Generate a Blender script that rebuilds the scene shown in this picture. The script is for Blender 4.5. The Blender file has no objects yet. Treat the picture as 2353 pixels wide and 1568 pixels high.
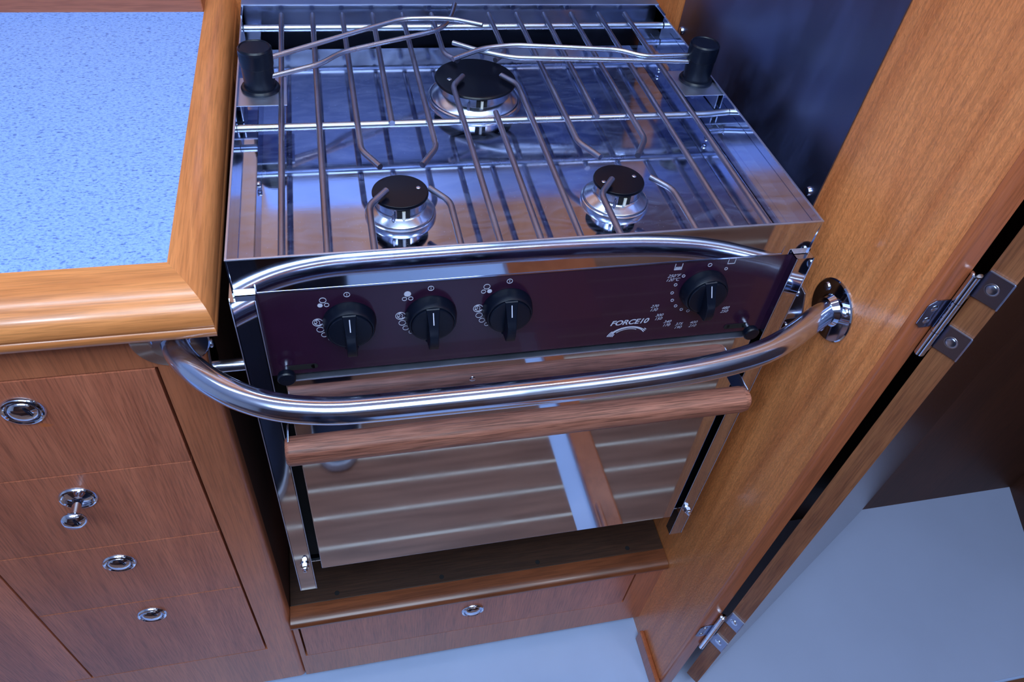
import bpy, bmesh, math, random
from mathutils import Vector, Matrix, Quaternion
random.seed(7)
PI = math.pi
scn = bpy.context.scene
COL = scn.collection

# ------------------------------------------------------------------ materials
def nt(name):
    m = bpy.data.materials.new(name); m.use_nodes = True
    t = m.node_tree; b = t.nodes['Principled BSDF']
    return m, t, b
def N(t, kind, **kw):
    n = t.nodes.new(kind)
    for k, v in kw.items():
        if k in n.inputs: n.inputs[k].default_value = v
        else: setattr(n, k, v)
    return n
def ramp(t, fac, stops):
    r = t.nodes.new('ShaderNodeValToRGB'); e = r.color_ramp.elements
    while len(e) < len(stops): e.new(0.5)
    for i, (p, c) in enumerate(stops):
        e[i].position = p
        e[i].color = (c, c, c, 1) if isinstance(c, (int, float)) else (*c, 1)
    t.links.new(fac, r.inputs['Fac']); return r
def mixc(t, fac, a, b, mode='MIX'):
    m = t.nodes.new('ShaderNodeMix'); m.data_type = 'RGBA'; m.blend_type = mode
    if isinstance(fac, (int, float)): m.inputs[0].default_value = fac
    else: t.links.new(fac, m.inputs[0])
    for s, v in ((6, a), (7, b)):
        if isinstance(v, tuple): m.inputs[s].default_value = (*v, 1)
        else: t.links.new(v, m.inputs[s])
    return m.outputs[2]
def coord(t, scale=(1, 1, 1), rot=(0, 0, 0), loc=(0, 0, 0)):
    tc = t.nodes.new('ShaderNodeTexCoord'); mp = t.nodes.new('ShaderNodeMapping')
    mp.inputs['Scale'].default_value = scale; mp.inputs['Rotation'].default_value = rot
    mp.inputs['Location'].default_value = loc
    t.links.new(tc.outputs['Object'], mp.inputs['Vector']); return mp.outputs['Vector']
def bump(t, b, h, strength, dist=0.001):
    n = t.nodes.new('ShaderNodeBump'); n.inputs['Strength'].default_value = strength
    n.inputs['Distance'].default_value = dist
    t.links.new(h, n.inputs['Height']); t.links.new(n.outputs['Normal'], b.inputs['Normal'])

def wood(name, light, dark, axis='Z', grain=1.0, rough=.32, coat=.35, streak=.5, bumpy=.25, fleck=.5, rot=(0, 0, 0), scaly=0, stain=None):
    m, t, b = nt(name)
    def sc(a, c):
        return {'X': (a, c, c), 'Y': (c, a, c), 'Z': (c, c, a)}[axis]
    v1 = coord(t, sc(2.2 * grain, 26 * grain), rot)
    n1 = N(t, 'ShaderNodeTexNoise', Scale=1.0, Detail=6.0, Roughness=.62, Distortion=.9)
    t.links.new(v1, n1.inputs['Vector'])
    v2 = coord(t, sc(22, 620), rot)
    n2 = N(t, 'ShaderNodeTexNoise', Scale=1.0, Detail=3.0, Roughness=.6, Distortion=.2)
    t.links.new(v2, n2.inputs['Vector'])
    v3 = coord(t, sc(1.2, 6), rot, (3, 1, 2))
    n3 = N(t, 'ShaderNodeTexNoise', Scale=1.0, Detail=2.0)
    t.links.new(v3, n3.inputs['Vector'])
    r1 = ramp(t, n1.outputs['Fac'], [(.32, dark), (.66, light)])
    mid = tuple((a + c) / 2 for a, c in zip(light, dark))
    c1 = mixc(t, streak, mid, r1.outputs['Color'])
    r2 = ramp(t, n2.outputs['Fac'], [(.36, 1 - fleck), (.56, 1.0)])
    c2 = mixc(t, 1.0, c1, r2.outputs['Color'], 'MULTIPLY')
    r3 = ramp(t, n3.outputs['Fac'], [(.3, .8), (.7, 1.12)])
    c3 = mixc(t, 1.0, c2, r3.outputs['Color'], 'MULTIPLY')
    h = n2.outputs['Fac']
    if scaly:
        v4 = coord(t, sc(210, 420), rot, (1, 7, 3)); n4 = N(t, 'ShaderNodeTexNoise', Scale=1.0, Detail=2.5, Distortion=.8)
        t.links.new(v4, n4.inputs['Vector']); r4 = ramp(t, n4.outputs['Fac'], [(.35, 1 - scaly), (.62, 1 + scaly * .55)])
        c3 = mixc(t, 1.0, c3, r4.outputs['Color'], 'MULTIPLY'); h = n4.outputs['Fac']
    if stain:
        vs_ = coord(t, (1 / .011, 0, 1 / .007), (0, 0, 0), (-stain[0] / .011, 0, -stain[1] / .007))
        ns = N(t, 'ShaderNodeTexNoise', Scale=120.0, Detail=2.0); t.links.new(coord(t), ns.inputs['Vector'])
        ln = t.nodes.new('ShaderNodeVectorMath'); ln.operation = 'LENGTH'; t.links.new(vs_, ln.inputs[0])
        ad = t.nodes.new('ShaderNodeMath'); ad.operation = 'ADD'; t.links.new(ln.outputs['Value'], ad.inputs[0]); t.links.new(ns.outputs['Fac'], ad.inputs[1])
        rs = ramp(t, ad.outputs[0], [(.0, .75), (1.0, 0.0)]); rs.color_ramp.elements[0].position = .85
        c3 = mixc(t, rs.outputs['Color'], c3, (.52, .13, .03))
    t.links.new(c3, b.inputs['Base Color'])
    b.inputs['Roughness'].default_value = rough
    b.inputs['Coat Weight'].default_value = coat; b.inputs['Coat Roughness'].default_value = .16
    bump(t, b, h, bumpy, .0006)
    return m

def steel(name, col=(.56, .63, .80), rough=.08, smear=.12, dust=0.0, brush=None, brushstr=.05, dustcol=(.35, .45, .8), film=(14.0, 2.5)):
    m, t, b = nt(name)
    b.inputs['Metallic'].default_value = 1.0
    b.inputs['Base Color'].default_value = (*col, 1)
    v = coord(t, (9, 9, 9)); n = N(t, 'ShaderNodeTexNoise', Scale=1.0, Detail=5.0, Roughness=.6, Distortion=1.2)
    t.links.new(v, n.inputs['Vector'])
    r = ramp(t, n.outputs['Fac'], [(.35, rough), (.75, rough + smear)])
    t.links.new(r.outputs['Color'], b.inputs['Roughness'])
    if brush:
        vb = coord(t, brush); nb = N(t, 'ShaderNodeTexNoise', Scale=1.0, Detail=2.0)
        t.links.new(vb, nb.inputs['Vector']); bump(t, b, nb.outputs['Fac'], brushstr, .0002)
    if dust > 0:
        d = N(t, 'ShaderNodeTexVoronoi', Scale=420.0); d.inputs['Randomness'].default_value = 1.0
        t.links.new(coord(t), d.inputs['Vector'])
        sz = N(t, 'ShaderNodeTexNoise', Scale=260.0, Detail=1.0); t.links.new(coord(t), sz.inputs['Vector'])
        rr = ramp(t, d.outputs['Distance'], [(.10, 1.0), (.17, 0.0)])
        rs = ramp(t, sz.outputs['Fac'], [(.54, 0.0), (.62, 1.0)])
        mu = t.nodes.new('ShaderNodeMath'); mu.operation = 'MULTIPLY'
        t.links.new(rr.outputs['Color'], mu.inputs[0]); t.links.new(rs.outputs['Color'], mu.inputs[1])
        # fine wipe film
        fl = N(t, 'ShaderNodeTexNoise', Scale=film[0], Detail=6.0, Roughness=.6, Distortion=film[1])
        t.links.new(coord(t, (1, 2.5, 1)), fl.inputs['Vector'])
        rf = ramp(t, fl.outputs['Fac'], [(.42, 0.0), (.8, dust * .45)])
        ad = t.nodes.new('ShaderNodeMath'); ad.operation = 'MAXIMUM'
        m2 = t.nodes.new('ShaderNodeMath'); m2.operation = 'MULTIPLY'; m2.inputs[1].default_value = dust
        t.links.new(mu.outputs[0], m2.inputs[0])
        t.links.new(m2.outputs[0], ad.inputs[0]); t.links.new(rf.outputs['Color'], ad.inputs[1])
        dif = t.nodes.new('ShaderNodeBsdfDiffuse'); dif.inputs['Color'].default_value = (*dustcol, 1)
        mx = t.nodes.new('ShaderNodeMixShader')
        t.links.new(ad.outputs[0], mx.inputs[0]); t.links.new(b.outputs[0], mx.inputs[1]); t.links.new(dif.outputs[0], mx.inputs[2])
        out = [n for n in t.nodes if n.type == 'OUTPUT_MATERIAL'][0]
        t.links.new(mx.outputs[0], out.inputs['Surface'])
    return m

def plain(name, col, rough=.5, metal=0.0, coat=0.0, spec=.5, noise=None):
    m, t, b = nt(name)
    b.inputs['Roughness'].default_value = rough; b.inputs['Metallic'].default_value = metal
    b.inputs['Coat Weight'].default_value = coat; b.inputs['Specular IOR Level'].default_value = spec
    sc, amt = noise or (30, .08)
    n = N(t, 'ShaderNodeTexNoise', Scale=sc, Detail=4.0); t.links.new(coord(t), n.inputs['Vector'])
    lo = tuple(c * (1 - amt) for c in col); hi = tuple(min(1, c * (1 + amt)) for c in col)
    r = ramp(t, n.outputs['Fac'], [(.3, lo), (.7, hi)])
    t.links.new(r.outputs['Color'], b.inputs['Base Color'])
    return m

def laminate_mat():
    m, t, b = nt('speckled_laminate')
    n = N(t, 'ShaderNodeTexNoise', Scale=1.0, Detail=3.0, Roughness=.75); t.links.new(coord(t, (300, 520, 300)), n.inputs['Vector'])
    n2 = N(t, 'ShaderNodeTexNoise', Scale=1.0, Detail=1.0); t.links.new(coord(t, (190, 420, 190), (0, 0, 0), (5, 3, 1)), n2.inputs['Vector'])
    r = ramp(t, n.outputs['Fac'], [(.33, (.10, .19, .46)), (.47, (.22, .40, .96)), (.68, (.32, .52, 1.0))])
    r2 = ramp(t, n2.outputs['Fac'], [(.30, (.42, .5, .6)), (.38, (1, 1, 1))])
    t.links.new(mixc(t, 1.0, r.outputs['Color'], r2.outputs['Color'], 'MULTIPLY'), b.inputs['Base Color'])
    b.inputs['Roughness'].default_value = .45
    return m

def sole_mat():
    # teak boards with pale holly strips, running along X
    m, t, b = nt('teak_and_holly')
    tc = t.nodes.new('ShaderNodeTexCoord'); sx = t.nodes.new('ShaderNodeSeparateXYZ')
    t.links.new(tc.outputs['Object'], sx.inputs[0])
    a = t.nodes.new('ShaderNodeMath'); a.operation = 'ADD'; a.inputs[1].default_value = 10 * .0657 - .0035
    t.links.new(sx.outputs['Y'], a.inputs[0])
    md = t.nodes.new('ShaderNodeMath'); md.operation = 'MODULO'; md.inputs[1].default_value = .0657
    t.links.new(a.outputs[0], md.inputs[0])
    ls = t.nodes.new('ShaderNodeMath'); ls.operation = 'LESS_THAN'; ls.inputs[1].default_value = .0065
    t.links.new(md.outputs[0], ls.inputs[0])
    n = N(t, 'ShaderNodeTexNoise', Scale=1.0, Detail=5.0, Distortion=.6); t.links.new(coord(t, (4, 60, 10)), n.inputs['Vector'])
    r = ramp(t, n.outputs['Fac'], [(.3, (.15, .058, .034)), (.7, (.30, .135, .085))])
    c = mixc(t, ls.outputs[0], r.outputs['Color'], (.72, .62, .50))
    t.links.new(c, b.inputs['Base Color']); b.inputs['Roughness'].default_value = .35
    return m

M = dict(
    nose=wood('counter_edge_oak', (.90, .35, .115), (.50, .16, .045), 'X', 1.2, .3, .5, .7, .12, .25),
    noseY=wood('counter_side_oak', (.90, .34, .115), (.48, .15, .042), 'Y', 1.2, .3, .5, .7, .12, .25),
    drawer=wood('drawer_veneer', (.64, .205, .110), (.40, .110, .056), 'Z', 1.0, .42, .15, .75, .15, .34, (0, 0, 0)),
    drawer_st=wood('stained_drawer_veneer', (.64, .205, .110), (.40, .110, .056), 'Z', 1.0, .42, .15, .75, .15, .34, (0, 0, 0), 0, (.0125, .009)),
    frame=wood('cabinet_veneer', (.64, .21, .095), (.42, .120, .050), 'Z', .8, .4, .2, .5, .12, .25),
    rail_w=wood('bottom_rail_veneer', (.60, .19, .085), (.38, .11, .048), 'X', .8, .4, .2, .5, .12, .25),
    panel=wood('partition_veneer', (1.0, .37, .125), (.60, .165, .045), 'Z', .6, .34, .3, .9, .8, .22, (0, 0, 0), .13),
    trim=wood('partition_edge_trim', (.62, .18, .070), (.36, .090, .034), 'Z', 1.0, .3, .4, .6, .2, .25),
    doorw=wood('door_edge_ply', (.42, .16, .065), (.24, .075, .03), 'Z', 2.5, .45, .05, .9, .3, .35),
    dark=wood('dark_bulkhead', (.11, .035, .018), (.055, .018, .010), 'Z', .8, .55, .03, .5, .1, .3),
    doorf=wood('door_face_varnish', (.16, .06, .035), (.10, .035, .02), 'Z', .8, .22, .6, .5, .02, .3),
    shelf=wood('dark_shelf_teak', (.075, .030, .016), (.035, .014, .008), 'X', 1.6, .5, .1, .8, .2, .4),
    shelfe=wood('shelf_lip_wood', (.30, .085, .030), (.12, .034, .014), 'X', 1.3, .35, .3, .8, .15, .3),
    handle=wood('oven_handle_wood', (.60, .245, .165), (.27, .088, .055), 'X', 2.6, .5, .05, .9, .5, .55),
    lam=laminate_mat(), sole=sole_mat(),
    steel=steel('polished_steel', rough=.045, smear=.05),
    steelf=steel('front_steel', (.58, .63, .76), .03, .035),
    tray=steel('dusty_tray_steel', (.42, .47, .66), .05, .08, dust=.35, brush=(60, 900, 60), brushstr=.03),
    railst=steel('rail_steel', (.62, .68, .84), .11, .07, dust=.12, dustcol=(.3, .4, .8)),
    chrome=steel('chrome', (.68, .73, .86), .035, .03),
    hingest=steel('hinge_steel', (.24, .26, .38), .14, .1),
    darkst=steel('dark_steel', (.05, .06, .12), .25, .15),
    rimst=steel('rim_steel', (.62, .70, .92), .35, .1),
    rod=steel('grate_wire', (.34, .36, .50), .28, .22, dust=.5, brush=(300, 300, 300), brushstr=.5, dustcol=(.17, .17, .26)),
    rodb=steel('bright_wire', (.50, .56, .68), .24, .12),
    alu=steel('burner_aluminium', (.60, .68, .86), .17, .14),
    sheet=steel('brushed_splash_steel', (.19, .225, .38), .34, .05, dust=.60, brush=(90, 14, 700), brushstr=.04, film=(4.5, .6), dustcol=(.14, .19, .48)),
    backst=steel('back_steel', (.42, .47, .62), .10, .15),
    black=plain('black_enamel', (.002, .003, .008), .30, 0, 0, .28),
    plast=plain('black_plastic', (.0025, .005, .014), .33, 0, 0, .30),
    panelb=plain('burgundy_panel', (.025, .006, .024), .24, 0, .25, .5),
    void=plain('shade_black', (.004, .004, .006), .8),  # near-black: shade painted into gaps, slots and open interiors
    white=plain('white_print', (.55, .58, .75), .6),
    ivory=plain('igniter_ceramic', (.75, .74, .66), .4),
    gel=plain('white_gelcoat', (.48, .62, .94), .28, 0, .2, .5, (6, .05)),
    ceil=plain('headliner_vinyl', (.75, .80, .88), .7),
    wallw=plain('cream_hull_liner', (.60, .64, .72), .7),
    bath=plain('shower_pan_gelcoat', (.46, .54, .80), .35, 0, .1, .5, (3, .06)),
    navy=plain('navy_cloth', (.008, .012, .035), .9),
    rubber=plain('white_rubber', (.6, .64, .75), .6),
)

# ------------------------------------------------------------------ mesh tools
def box(bm, x0, x1, y0, y1, z0, z1, bev=0, seg=2):
    b2 = bmesh.new()
    vs = [b2.verts.new((x, y, z)) for z in (z0, z1) for x, y in ((x0, y0), (x1, y0), (x1, y1), (x0, y1))]
    for f in ((0, 3, 2, 1), (4, 5, 6, 7), (0, 1, 5, 4), (1, 2, 6, 5), (2, 3, 7, 6), (3, 0, 4, 7)):
        b2.faces.new([vs[i] for i in f])
    if bev:
        bmesh.ops.bevel(b2, geom=b2.edges[:], offset=bev, segments=seg, profile=.5, affect='EDGES')
    merge(bm, b2)
def merge(bm, b2, mat=None):
    me = bpy.data.meshes.new('tmp'); b2.to_mesh(me); b2.free()
    if mat: me.transform(mat)
    bm.from_mesh(me); bpy.data.meshes.remove(me)
def fillet(pts, r=.006, n=5):
    pts = [Vector(p) for p in pts]; out = [pts[0]]
    for i in range(1, len(pts) - 1):
        a, b, c = pts[i - 1], pts[i], pts[i + 1]
        u = (a - b); w = (c - b); k = min(r, u.length * .45, w.length * .45)
        p, q = b + u.normalized() * k, b + w.normalized() * k
        for j in range(n + 1):
            s = j / n; out.append(p * (1 - s) ** 2 + b * 2 * s * (1 - s) + q * s * s)
    out.append(pts[-1]); return out
def tube(bm, pts, r, seg=14, caps=True, rs=None):
    pts = [Vector(p) for p in pts]; n = len(pts)
    t0 = (pts[1] - pts[0]).normalized()
    up = Vector((0, 0, 1)) if abs(t0.z) < .9 else Vector((1, 0, 0))
    nrm = t0.cross(up).normalized(); rings = []
    prev = t0
    for i, p in enumerate(pts):
        t = (pts[min(i + 1, n - 1)] - pts[max(i - 1, 0)]).normalized()
        q = prev.rotation_difference(t); nrm = (q @ nrm); nrm = (nrm - t * nrm.dot(t)).normalized(); prev = t
        bi = t.cross(nrm); rr = rs[i] if rs else r
        rings.append([bm.verts.new(p + (nrm * math.cos(2 * PI * k / seg) + bi * math.sin(2 * PI * k / seg)) * rr) for k in range(seg)])
    for a, b in zip(rings, rings[1:]):
        for k in range(seg):
            bm.faces.new((a[k], a[(k + 1) % seg], b[(k + 1) % seg], b[k]))
    if caps:
        bm.faces.new(rings[0][::-1]); bm.faces.new(rings[-1])
def lathe(bm, prof, c=(0, 0, 0), axis=(0, 0, 1), seg=40, caps=True):
    ax = Vector(axis).normalized(); q = Vector((0, 0, 1)).rotation_difference(ax); c = Vector(c); rings = []
    for r, h in prof:
        rings.append([bm.verts.new(c + q @ Vector((r * math.cos(2 * PI * k / seg), r * math.sin(2 * PI * k / seg), h))) for k in range(seg)])
    for a, b in zip(rings, rings[1:]):
        for k in range(seg):
            bm.faces.new((a[k], a[(k + 1) % seg], b[(k + 1) % seg], b[k]))
    if caps:
        if prof[0][0] > 1e-6: bm.faces.new(rings[0][::-1])
        if prof[-1][0] > 1e-6: bm.faces.new(rings[-1])
def prism(bm, poly, vec, bev=0):
    """closed polygon (3D points) extruded along vec"""
    b2 = bmesh.new(); v = Vector(vec)
    a = [b2.verts.new(p) for p in poly]; b = [b2.verts.new(Vector(p) + v) for p in poly]
    b2.faces.new(a); b2.faces.new(b[::-1]); n = len(a)
    for i in range(n): b2.faces.new((a[i], b[i], b[(i + 1) % n], a[(i + 1) % n]))
    if bev: bmesh.ops.bevel(b2, geom=b2.edges[:], offset=bev, segments=2, profile=.5, affect='EDGES')
    merge(bm, b2)
def ring(bm, c, r, w, h=.0003, seg=28):
    """flat printed ring facing -Y"""
    lathe(bm, [(r - w, 0), (r, 0), (r, h), (r - w, h), (r - w, 0)], c, (0, -1, 0), seg, False)
def screw(bm, c, axis, r=.0035, h=.0012):
    """pan head with a cross recess"""
    lathe(bm, [(r, 0), (r, h * .3), (r * .8, h * .85), (r * .45, h), (0.0001, h * .95)], c, axis, 16)
def finish(bm, smooth=35):
    bmesh.ops.remove_doubles(bm, verts=bm.verts, dist=1e-6)
    bmesh.ops.recalc_face_normals(bm, faces=bm.faces)
    for f in bm.faces: f.smooth = True
    a = math.radians(smooth)
    for e in bm.edges:
        if len(e.link_faces) != 2 or e.calc_face_angle(0) > a: e.smooth = False
def B(): return bmesh.new()

def empty(name, label, cat, loc, rot=(0, 0, 0), group=None, kind=None):
    o = bpy.data.objects.new(name, None); COL.objects.link(o); o.empty_display_size = .05
    o.location = loc; o.rotation_euler = rot
    tag(o, label, cat, group, kind); return o
def tag(o, label=None, cat=None, group=None, kind=None):
    if label: o['label'] = label
    if cat: o['category'] = cat
    if group: o['group'] = group
    if kind: o['kind'] = kind
    return o
BASE = {}
def obj(name, bm, mat, parent=None, off=None, label=None, smooth=35, raw=False):
    """part: coordinates given in the frame of its top-level thing; off = where that thing's base is in that frame"""
    if not raw: finish(bm, smooth)
    me = bpy.data.meshes.new(name); bm.to_mesh(me); bm.free()
    me.materials.append(M[mat] if isinstance(mat, str) else mat)
    o = bpy.data.objects.new(name, me); COL.objects.link(o)
    if not raw:
        wn = o.modifiers.new('wn', 'WEIGHTED_NORMAL'); wn.mode = 'FACE_AREA'; wn.weight = 100; wn.keep_sharp = True
    if parent is not None:
        off = BASE.get(parent.name) if off is None else off
        off = Vector(off); BASE[o.name] = off
        # own origin at the centre of the part
        vs = [v.co for v in me.vertices]
        c = Vector([(min(v[i] for v in vs) + max(v[i] for v in vs)) / 2 for i in range(3)])
        me.transform(Matrix.Translation(-c))
        o.parent = parent
        po = ORG.get(parent.name, Vector(off))
        o.location = c - po
        ORG[o.name] = c
    else:
        vs = [v.co for v in me.vertices]
        mn = [min(v[i] for v in vs) for i in range(3)]; mx = [max(v[i] for v in vs) for i in range(3)]
        c = Vector(((mn[0] + mx[0]) / 2, (mn[1] + mx[1]) / 2, mn[2]))
        me.transform(Matrix.Translation(-c)); o.location = c; ORG[o.name] = c; BASE[o.name] = c
    if label: o['label'] = label
    return o
ORG = {}
def root(name, label, cat, base, group=None, kind=None, frame=None):
    """Empty at base (frame coordinates); frame = stove frame matrix or None"""
    base = Vector(base)
    if frame is None: o = empty(name, label, cat, base, (0, 0, 0), group, kind)
    else:
        o = empty(name, label, cat, frame @ base, (TILT, 0, 0), group, kind)
    ORG[o.name] = base; BASE[o.name] = base
    return o

TILT = -0.0279
FR = Matrix.Rotation(TILT, 4, 'X')
XP = .5347      # face of the partition beside the stove
YC = .010       # face of the cabinets
ZF = -.93       # floor
STL = -.034     # left side of the stove recess

# ================================================================== STOVE
st = root('gas_stove', 'gimballed stainless steel marine gas stove with three burners and mirror-finish oven door', 'stove', (.25, .2, -.505), frame=FR)
# outer housing
bm = B()
T = .0012
prism(bm, [(0, 0, 0), (0, .0017, -.037), (0, .0017 + T, -.037), (0, T, 0)], (.4985, 0, 0))                                    # front face of tray
box(bm, 0, T, 0, .44, -.037, 0); box(bm, .4985 - T, .4985, 0, .44, -.037, 0)
obj('tray_housing', bm, 'steelf', st)
bm = B(); box(bm, -.0002, .4987, -.0003, .0016, -.0006, .0006, .0003); obj('rim_edge', bm, 'rimst', st)
for xa in (-.0002, .4969):
    bm = B(); box(bm, xa, xa + .0018, .0017, .4360, -.0006, .0006, .0003); obj('rim_edge', bm, 'rimst', st)
bm = B()
box(bm, T, .018, T, .44, -.022, -.021); box(bm, .471, .4985 - T, T, .44, -.022, -.021)      # side ledges
box(bm, .017, .018, T, .41, -.036, -.021); box(bm, .471, .472, T, .41, -.036, -.021)
box(bm, .484, .4845, T, .41, -.0212, -.0206)
box(bm, .017, .472, T, .408, -.0365, -.0355)
obj('spill_tray', bm, 'tray', st)
for x, y, s_ in ((.0182, .14, 1), (.0182, .015, 1), (.471, .335, -1), (.471, .185, -1), (.471, .035, -1)):
    bm = B(); screw(bm, (x, y, -.031), (s_, 0, 0), .0032, .002); obj('tray_screw', bm, 'chrome', st)
bm = B(); box(bm, .001, .497, .436, .4375, -.09, .004); 
box(bm, .0, .0012, .41, .46, -.09, .003); box(bm, .4973, .4985, .41, .46, -.09, .003)
obj('back_upstand', bm, 'backst', st)
bm = B(); box(bm, .0, .4985, .4350, .462, .0028, .0045, .0004); obj('back_lip', bm, 'rimst', st)
bm = B(); box(bm, .002, .496, .405, .436, -.070, -.065)
obj('vent_recess', bm, 'void', st)
# body
bm = B(); box(bm, -.0035, -.0022, .0, .40, -.505, -.038); box(bm, .5010, .5022, .0, .40, -.505, -.038)
box(bm, -.0035, .5022, .398, .400, -.505, -.038); box(bm, -.0035, .5022, .02, .40, -.507, -.505)
obj('oven_body', bm, 'steel', st)
bm = B(); box(bm, .0, .499, .026, .39, -.500, -.145, 0); obj('oven_carcass', bm, 'void', st)
for nm, xa, xb in (('L', -.0025, .0165), ('R', .4850, .5020)):
    bm = B()
    if nm == 'L':
        box(bm, xa, xb, -.005, -.0038, -.5285, -.0375); box(bm, xa, xa + .0012, -.005, .02, -.5285, -.0375)
        box(bm, xb - .0012, xb, -.005, .008, -.5285, -.0375)
    else:
        box(bm, xa, xb, -.005, -.0038, -.5285, -.0375); box(bm, xb - .0012, xb, -.005, .02, -.5285, -.0375)
        box(bm, xa, xa + .0012, -.005, .008, -.5285, -.0375)
    box(bm, xa, xb, -.005, .020, -.0388, -.0376)
    po = obj('corner_post', bm, 'steelf', st)
    for xe in (xa, xb):
        bm = B(); box(bm, xe - .0004, xe + .0004, -.0054, -.0046, -.5285, -.0380, .0002); obj('post_edge', bm, 'rimst', po)
    bm = B(); cx = .0090 if nm == 'L' else .4925; z = -.4630
    lathe(bm, [(.0030, 0), (.0055, 0), (.0055, .0012), (.0052, .0016)], (cx, -.005, z), (0, -1, 0), 20)
    lathe(bm, [(.0048, .0016), (.0048, .0052), (.0040, .0058), (.0030, .0060), (.0030, .0085), (.0022, .0102), (.0001, .0110)], (cx, -.005, z), (0, -1, 0), 6)
    obj('cap_nut', bm, 'chrome', po)
# control panel
bm = B(); box(bm, .0165, .4850, .003, .006, -.1360, -.030)
cp = obj('control_panel', bm, 'panelb', st, label='dark burgundy control panel')
bm = B(); box(bm, .0165, .4850, .012, .014, -.150, -.136); obj('panel_gap', bm, 'void', st)  # black strip behind the joint, standing in for its shade
YP = .0028
# printed marks
mk = B()
def flat_text(bm, s, x, z, size, shear=.0, rot=0.0, w=1.0, fat=0.0):
    cu = bpy.data.curves.new('t', 'FONT'); cu.body = s; cu.size = size; cu.shear = shear; cu.extrude = .0; cu.offset = fat
    cu.align_x = 'CENTER'; cu.align_y = 'CENTER'; cu.space_line = .92
    o = bpy.data.objects.new('t', cu); COL.objects.link(o)
    bpy.context.view_layer.update()
    dg = bpy.context.evaluated_depsgraph_get(); me = bpy.data.meshes.new_from_object(o.evaluated_get(dg))
    me.transform(Matrix.Translation((x, YP - .00015, z)) @ Matrix.Rotation(PI / 2, 4, 'X') @ Matrix.Rotation(rot, 4, 'Z') @ Matrix.Diagonal((w, 1, 1, 1)))
    bm.from_mesh(me); bpy.data.meshes.remove(me); bpy.data.objects.remove(o); bpy.data.curves.remove(cu)
KN = [(.0864, -.0763), (.1548, -.0765), (.2216, -.0752), (.4055, -.0722)]
fills = [0, 1, 2]
for i, (kx, kz) in enumerate(KN[:3]):
    dx = kx - .0864; dz = kz + .0763
    top = (kx - .0002, YP, kz + .0305)
    mk = B(); box(mk, top[0] - .00022, top[0] + .00022, YP - .0003, YP, top[2] - .0010, top[2] + .0010); ring(mk, top, .0026, .00045)
    # burner map: three circles, the fed one filled
    cc = ((kx - .0196, kz + .0262, .0029), (kx - .0222, kz + .0208, .0021), (kx - .0170, kz + .0208, .0021))
    fl = (1, 0, 2)[i]
    for j, (x, z, r) in enumerate(cc):
        if j == fl: lathe(mk, [(r, 0), (r, .0003)], (x, YP, z), (0, -1, 0), 24)
        else: ring(mk, (x, YP, z), r, .00045)
    # flame mark and shrinking rings round the knob
    ring(mk, (kx - .0258, YP, kz + .0015), .0044, .0005)
    pts = [(-.0030, -.0012), (-.0010, -.0008), (-.0004, .0004), (-.0012, .0018), (-.0002, .0029), (.0010, .0018), (.0018, .0006), (.0012, -.0010), (.0020, -.0026)]
    tube(mk, [(kx - .0258 + a, YP - .0001, kz + .0015 + b) for a, b in pts], .00026, 4)
    ring(mk, (kx - .0250, YP, kz + .0018), .0036, .00035)
    for ang, r in ((196, .0031), (212, .0027), (228, .0021), (243, .0017)):
        q = math.radians(ang); ring(mk, (kx + .0255 * math.cos(q), YP, kz + .0255 * math.sin(q)), r, .00045)
    obj('knob_marking', mk, 'white', cp, raw=True)
kx, kz = KN[3]
mk = B()
for ang in (52, 90, 142, 165, 185, 205, 224, 242, 258):
    q = math.radians(ang); ring(mk, (kx - .001 + .0285 * math.cos(q), YP, kz + .0285 * math.sin(q)), .0020 if ang == 90 else .0016, .0004)
for s, x, z in (('250\u00b0F\n120\u00b0C', .3722, -.0560), ('270\n130', .3625, -.0925), ('300\n150', .3700, -.1050), ('340\n170', .3805, -.1148), ('375\n190', .3935, -.1195), ('400\n210', .4085, -.1190), ('480\n250', .4370, -.1030)):
    flat_text(mk, s, x, z, .0050, .35)
box(mk, .4180, .4230, YP - .0003, YP, -.1154, -.1149)
obj('temperature_scale', mk, 'white', cp, raw=True)
mk = B()
def oven_icon(x, z, low):
    w = .0036
    for a, b_, c, d in ((-w, w, -w, -w + .0005), (-w, -w + .0005, -w, w), (w - .0005, w, -w, w)):
        box(mk, x + a, x + b_, YP - .0003, YP, z + c, z + d)
    for k in range(7):
        xx = x - .0024 + k * .0008
        zz = z - .0016 if low else z + .0020
        box(mk, xx, xx + .0004, YP - .0003, YP, zz, zz + .0014)
    if low: box(mk, x - .0027, x + .0027, YP - .0003, YP, z - .0024, z - .0020)
oven_icon(.3742, -.0430, True); obj('oven_symbol', mk, 'white', cp, raw=True); mk = B(); oven_icon(.4250, -.0405, False); obj('grill_symbol', mk, 'white', cp, raw=True)
mk = B()
flat_text(mk, 'FORCE10', .3415, -.1085, .0086, .30, 0.0, 1.06, .00022)
# swoosh under the maker's lettering
def arc(bm, cx, cz, r0, r1, a0, a1, n=12):
    for k in range(n):
        q = [math.radians(a0 + (a1 - a0) * (k + j) / n) for j in (0, 1)]
        vs = [bm.verts.new((cx + r * math.cos(a), YP - .0002, cz + r * math.sin(a) * .75)) for r, a in ((r0, q[0]), (r1, q[0]), (r1, q[1]), (r0, q[1]))]
        bm.faces.new(vs)
for k in range(4): arc(mk, .3430, -.1290, .0150 + k * .0017, .0161 + k * .0017, 150 - k * 3, 168, 5)
arc(mk, .3430, -.1290, .0172, .0200, 42, 148, 18); arc(mk, .3430, -.1290, .0150, .0160, 60, 140, 14)
for k in range(3): arc(mk, .3430, -.1290, .0172 + k * .0018, .0184 + k * .0018, 25 + k * 4, 42, 4)
obj('maker_lettering', mk, 'white', cp, raw=True)
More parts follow.
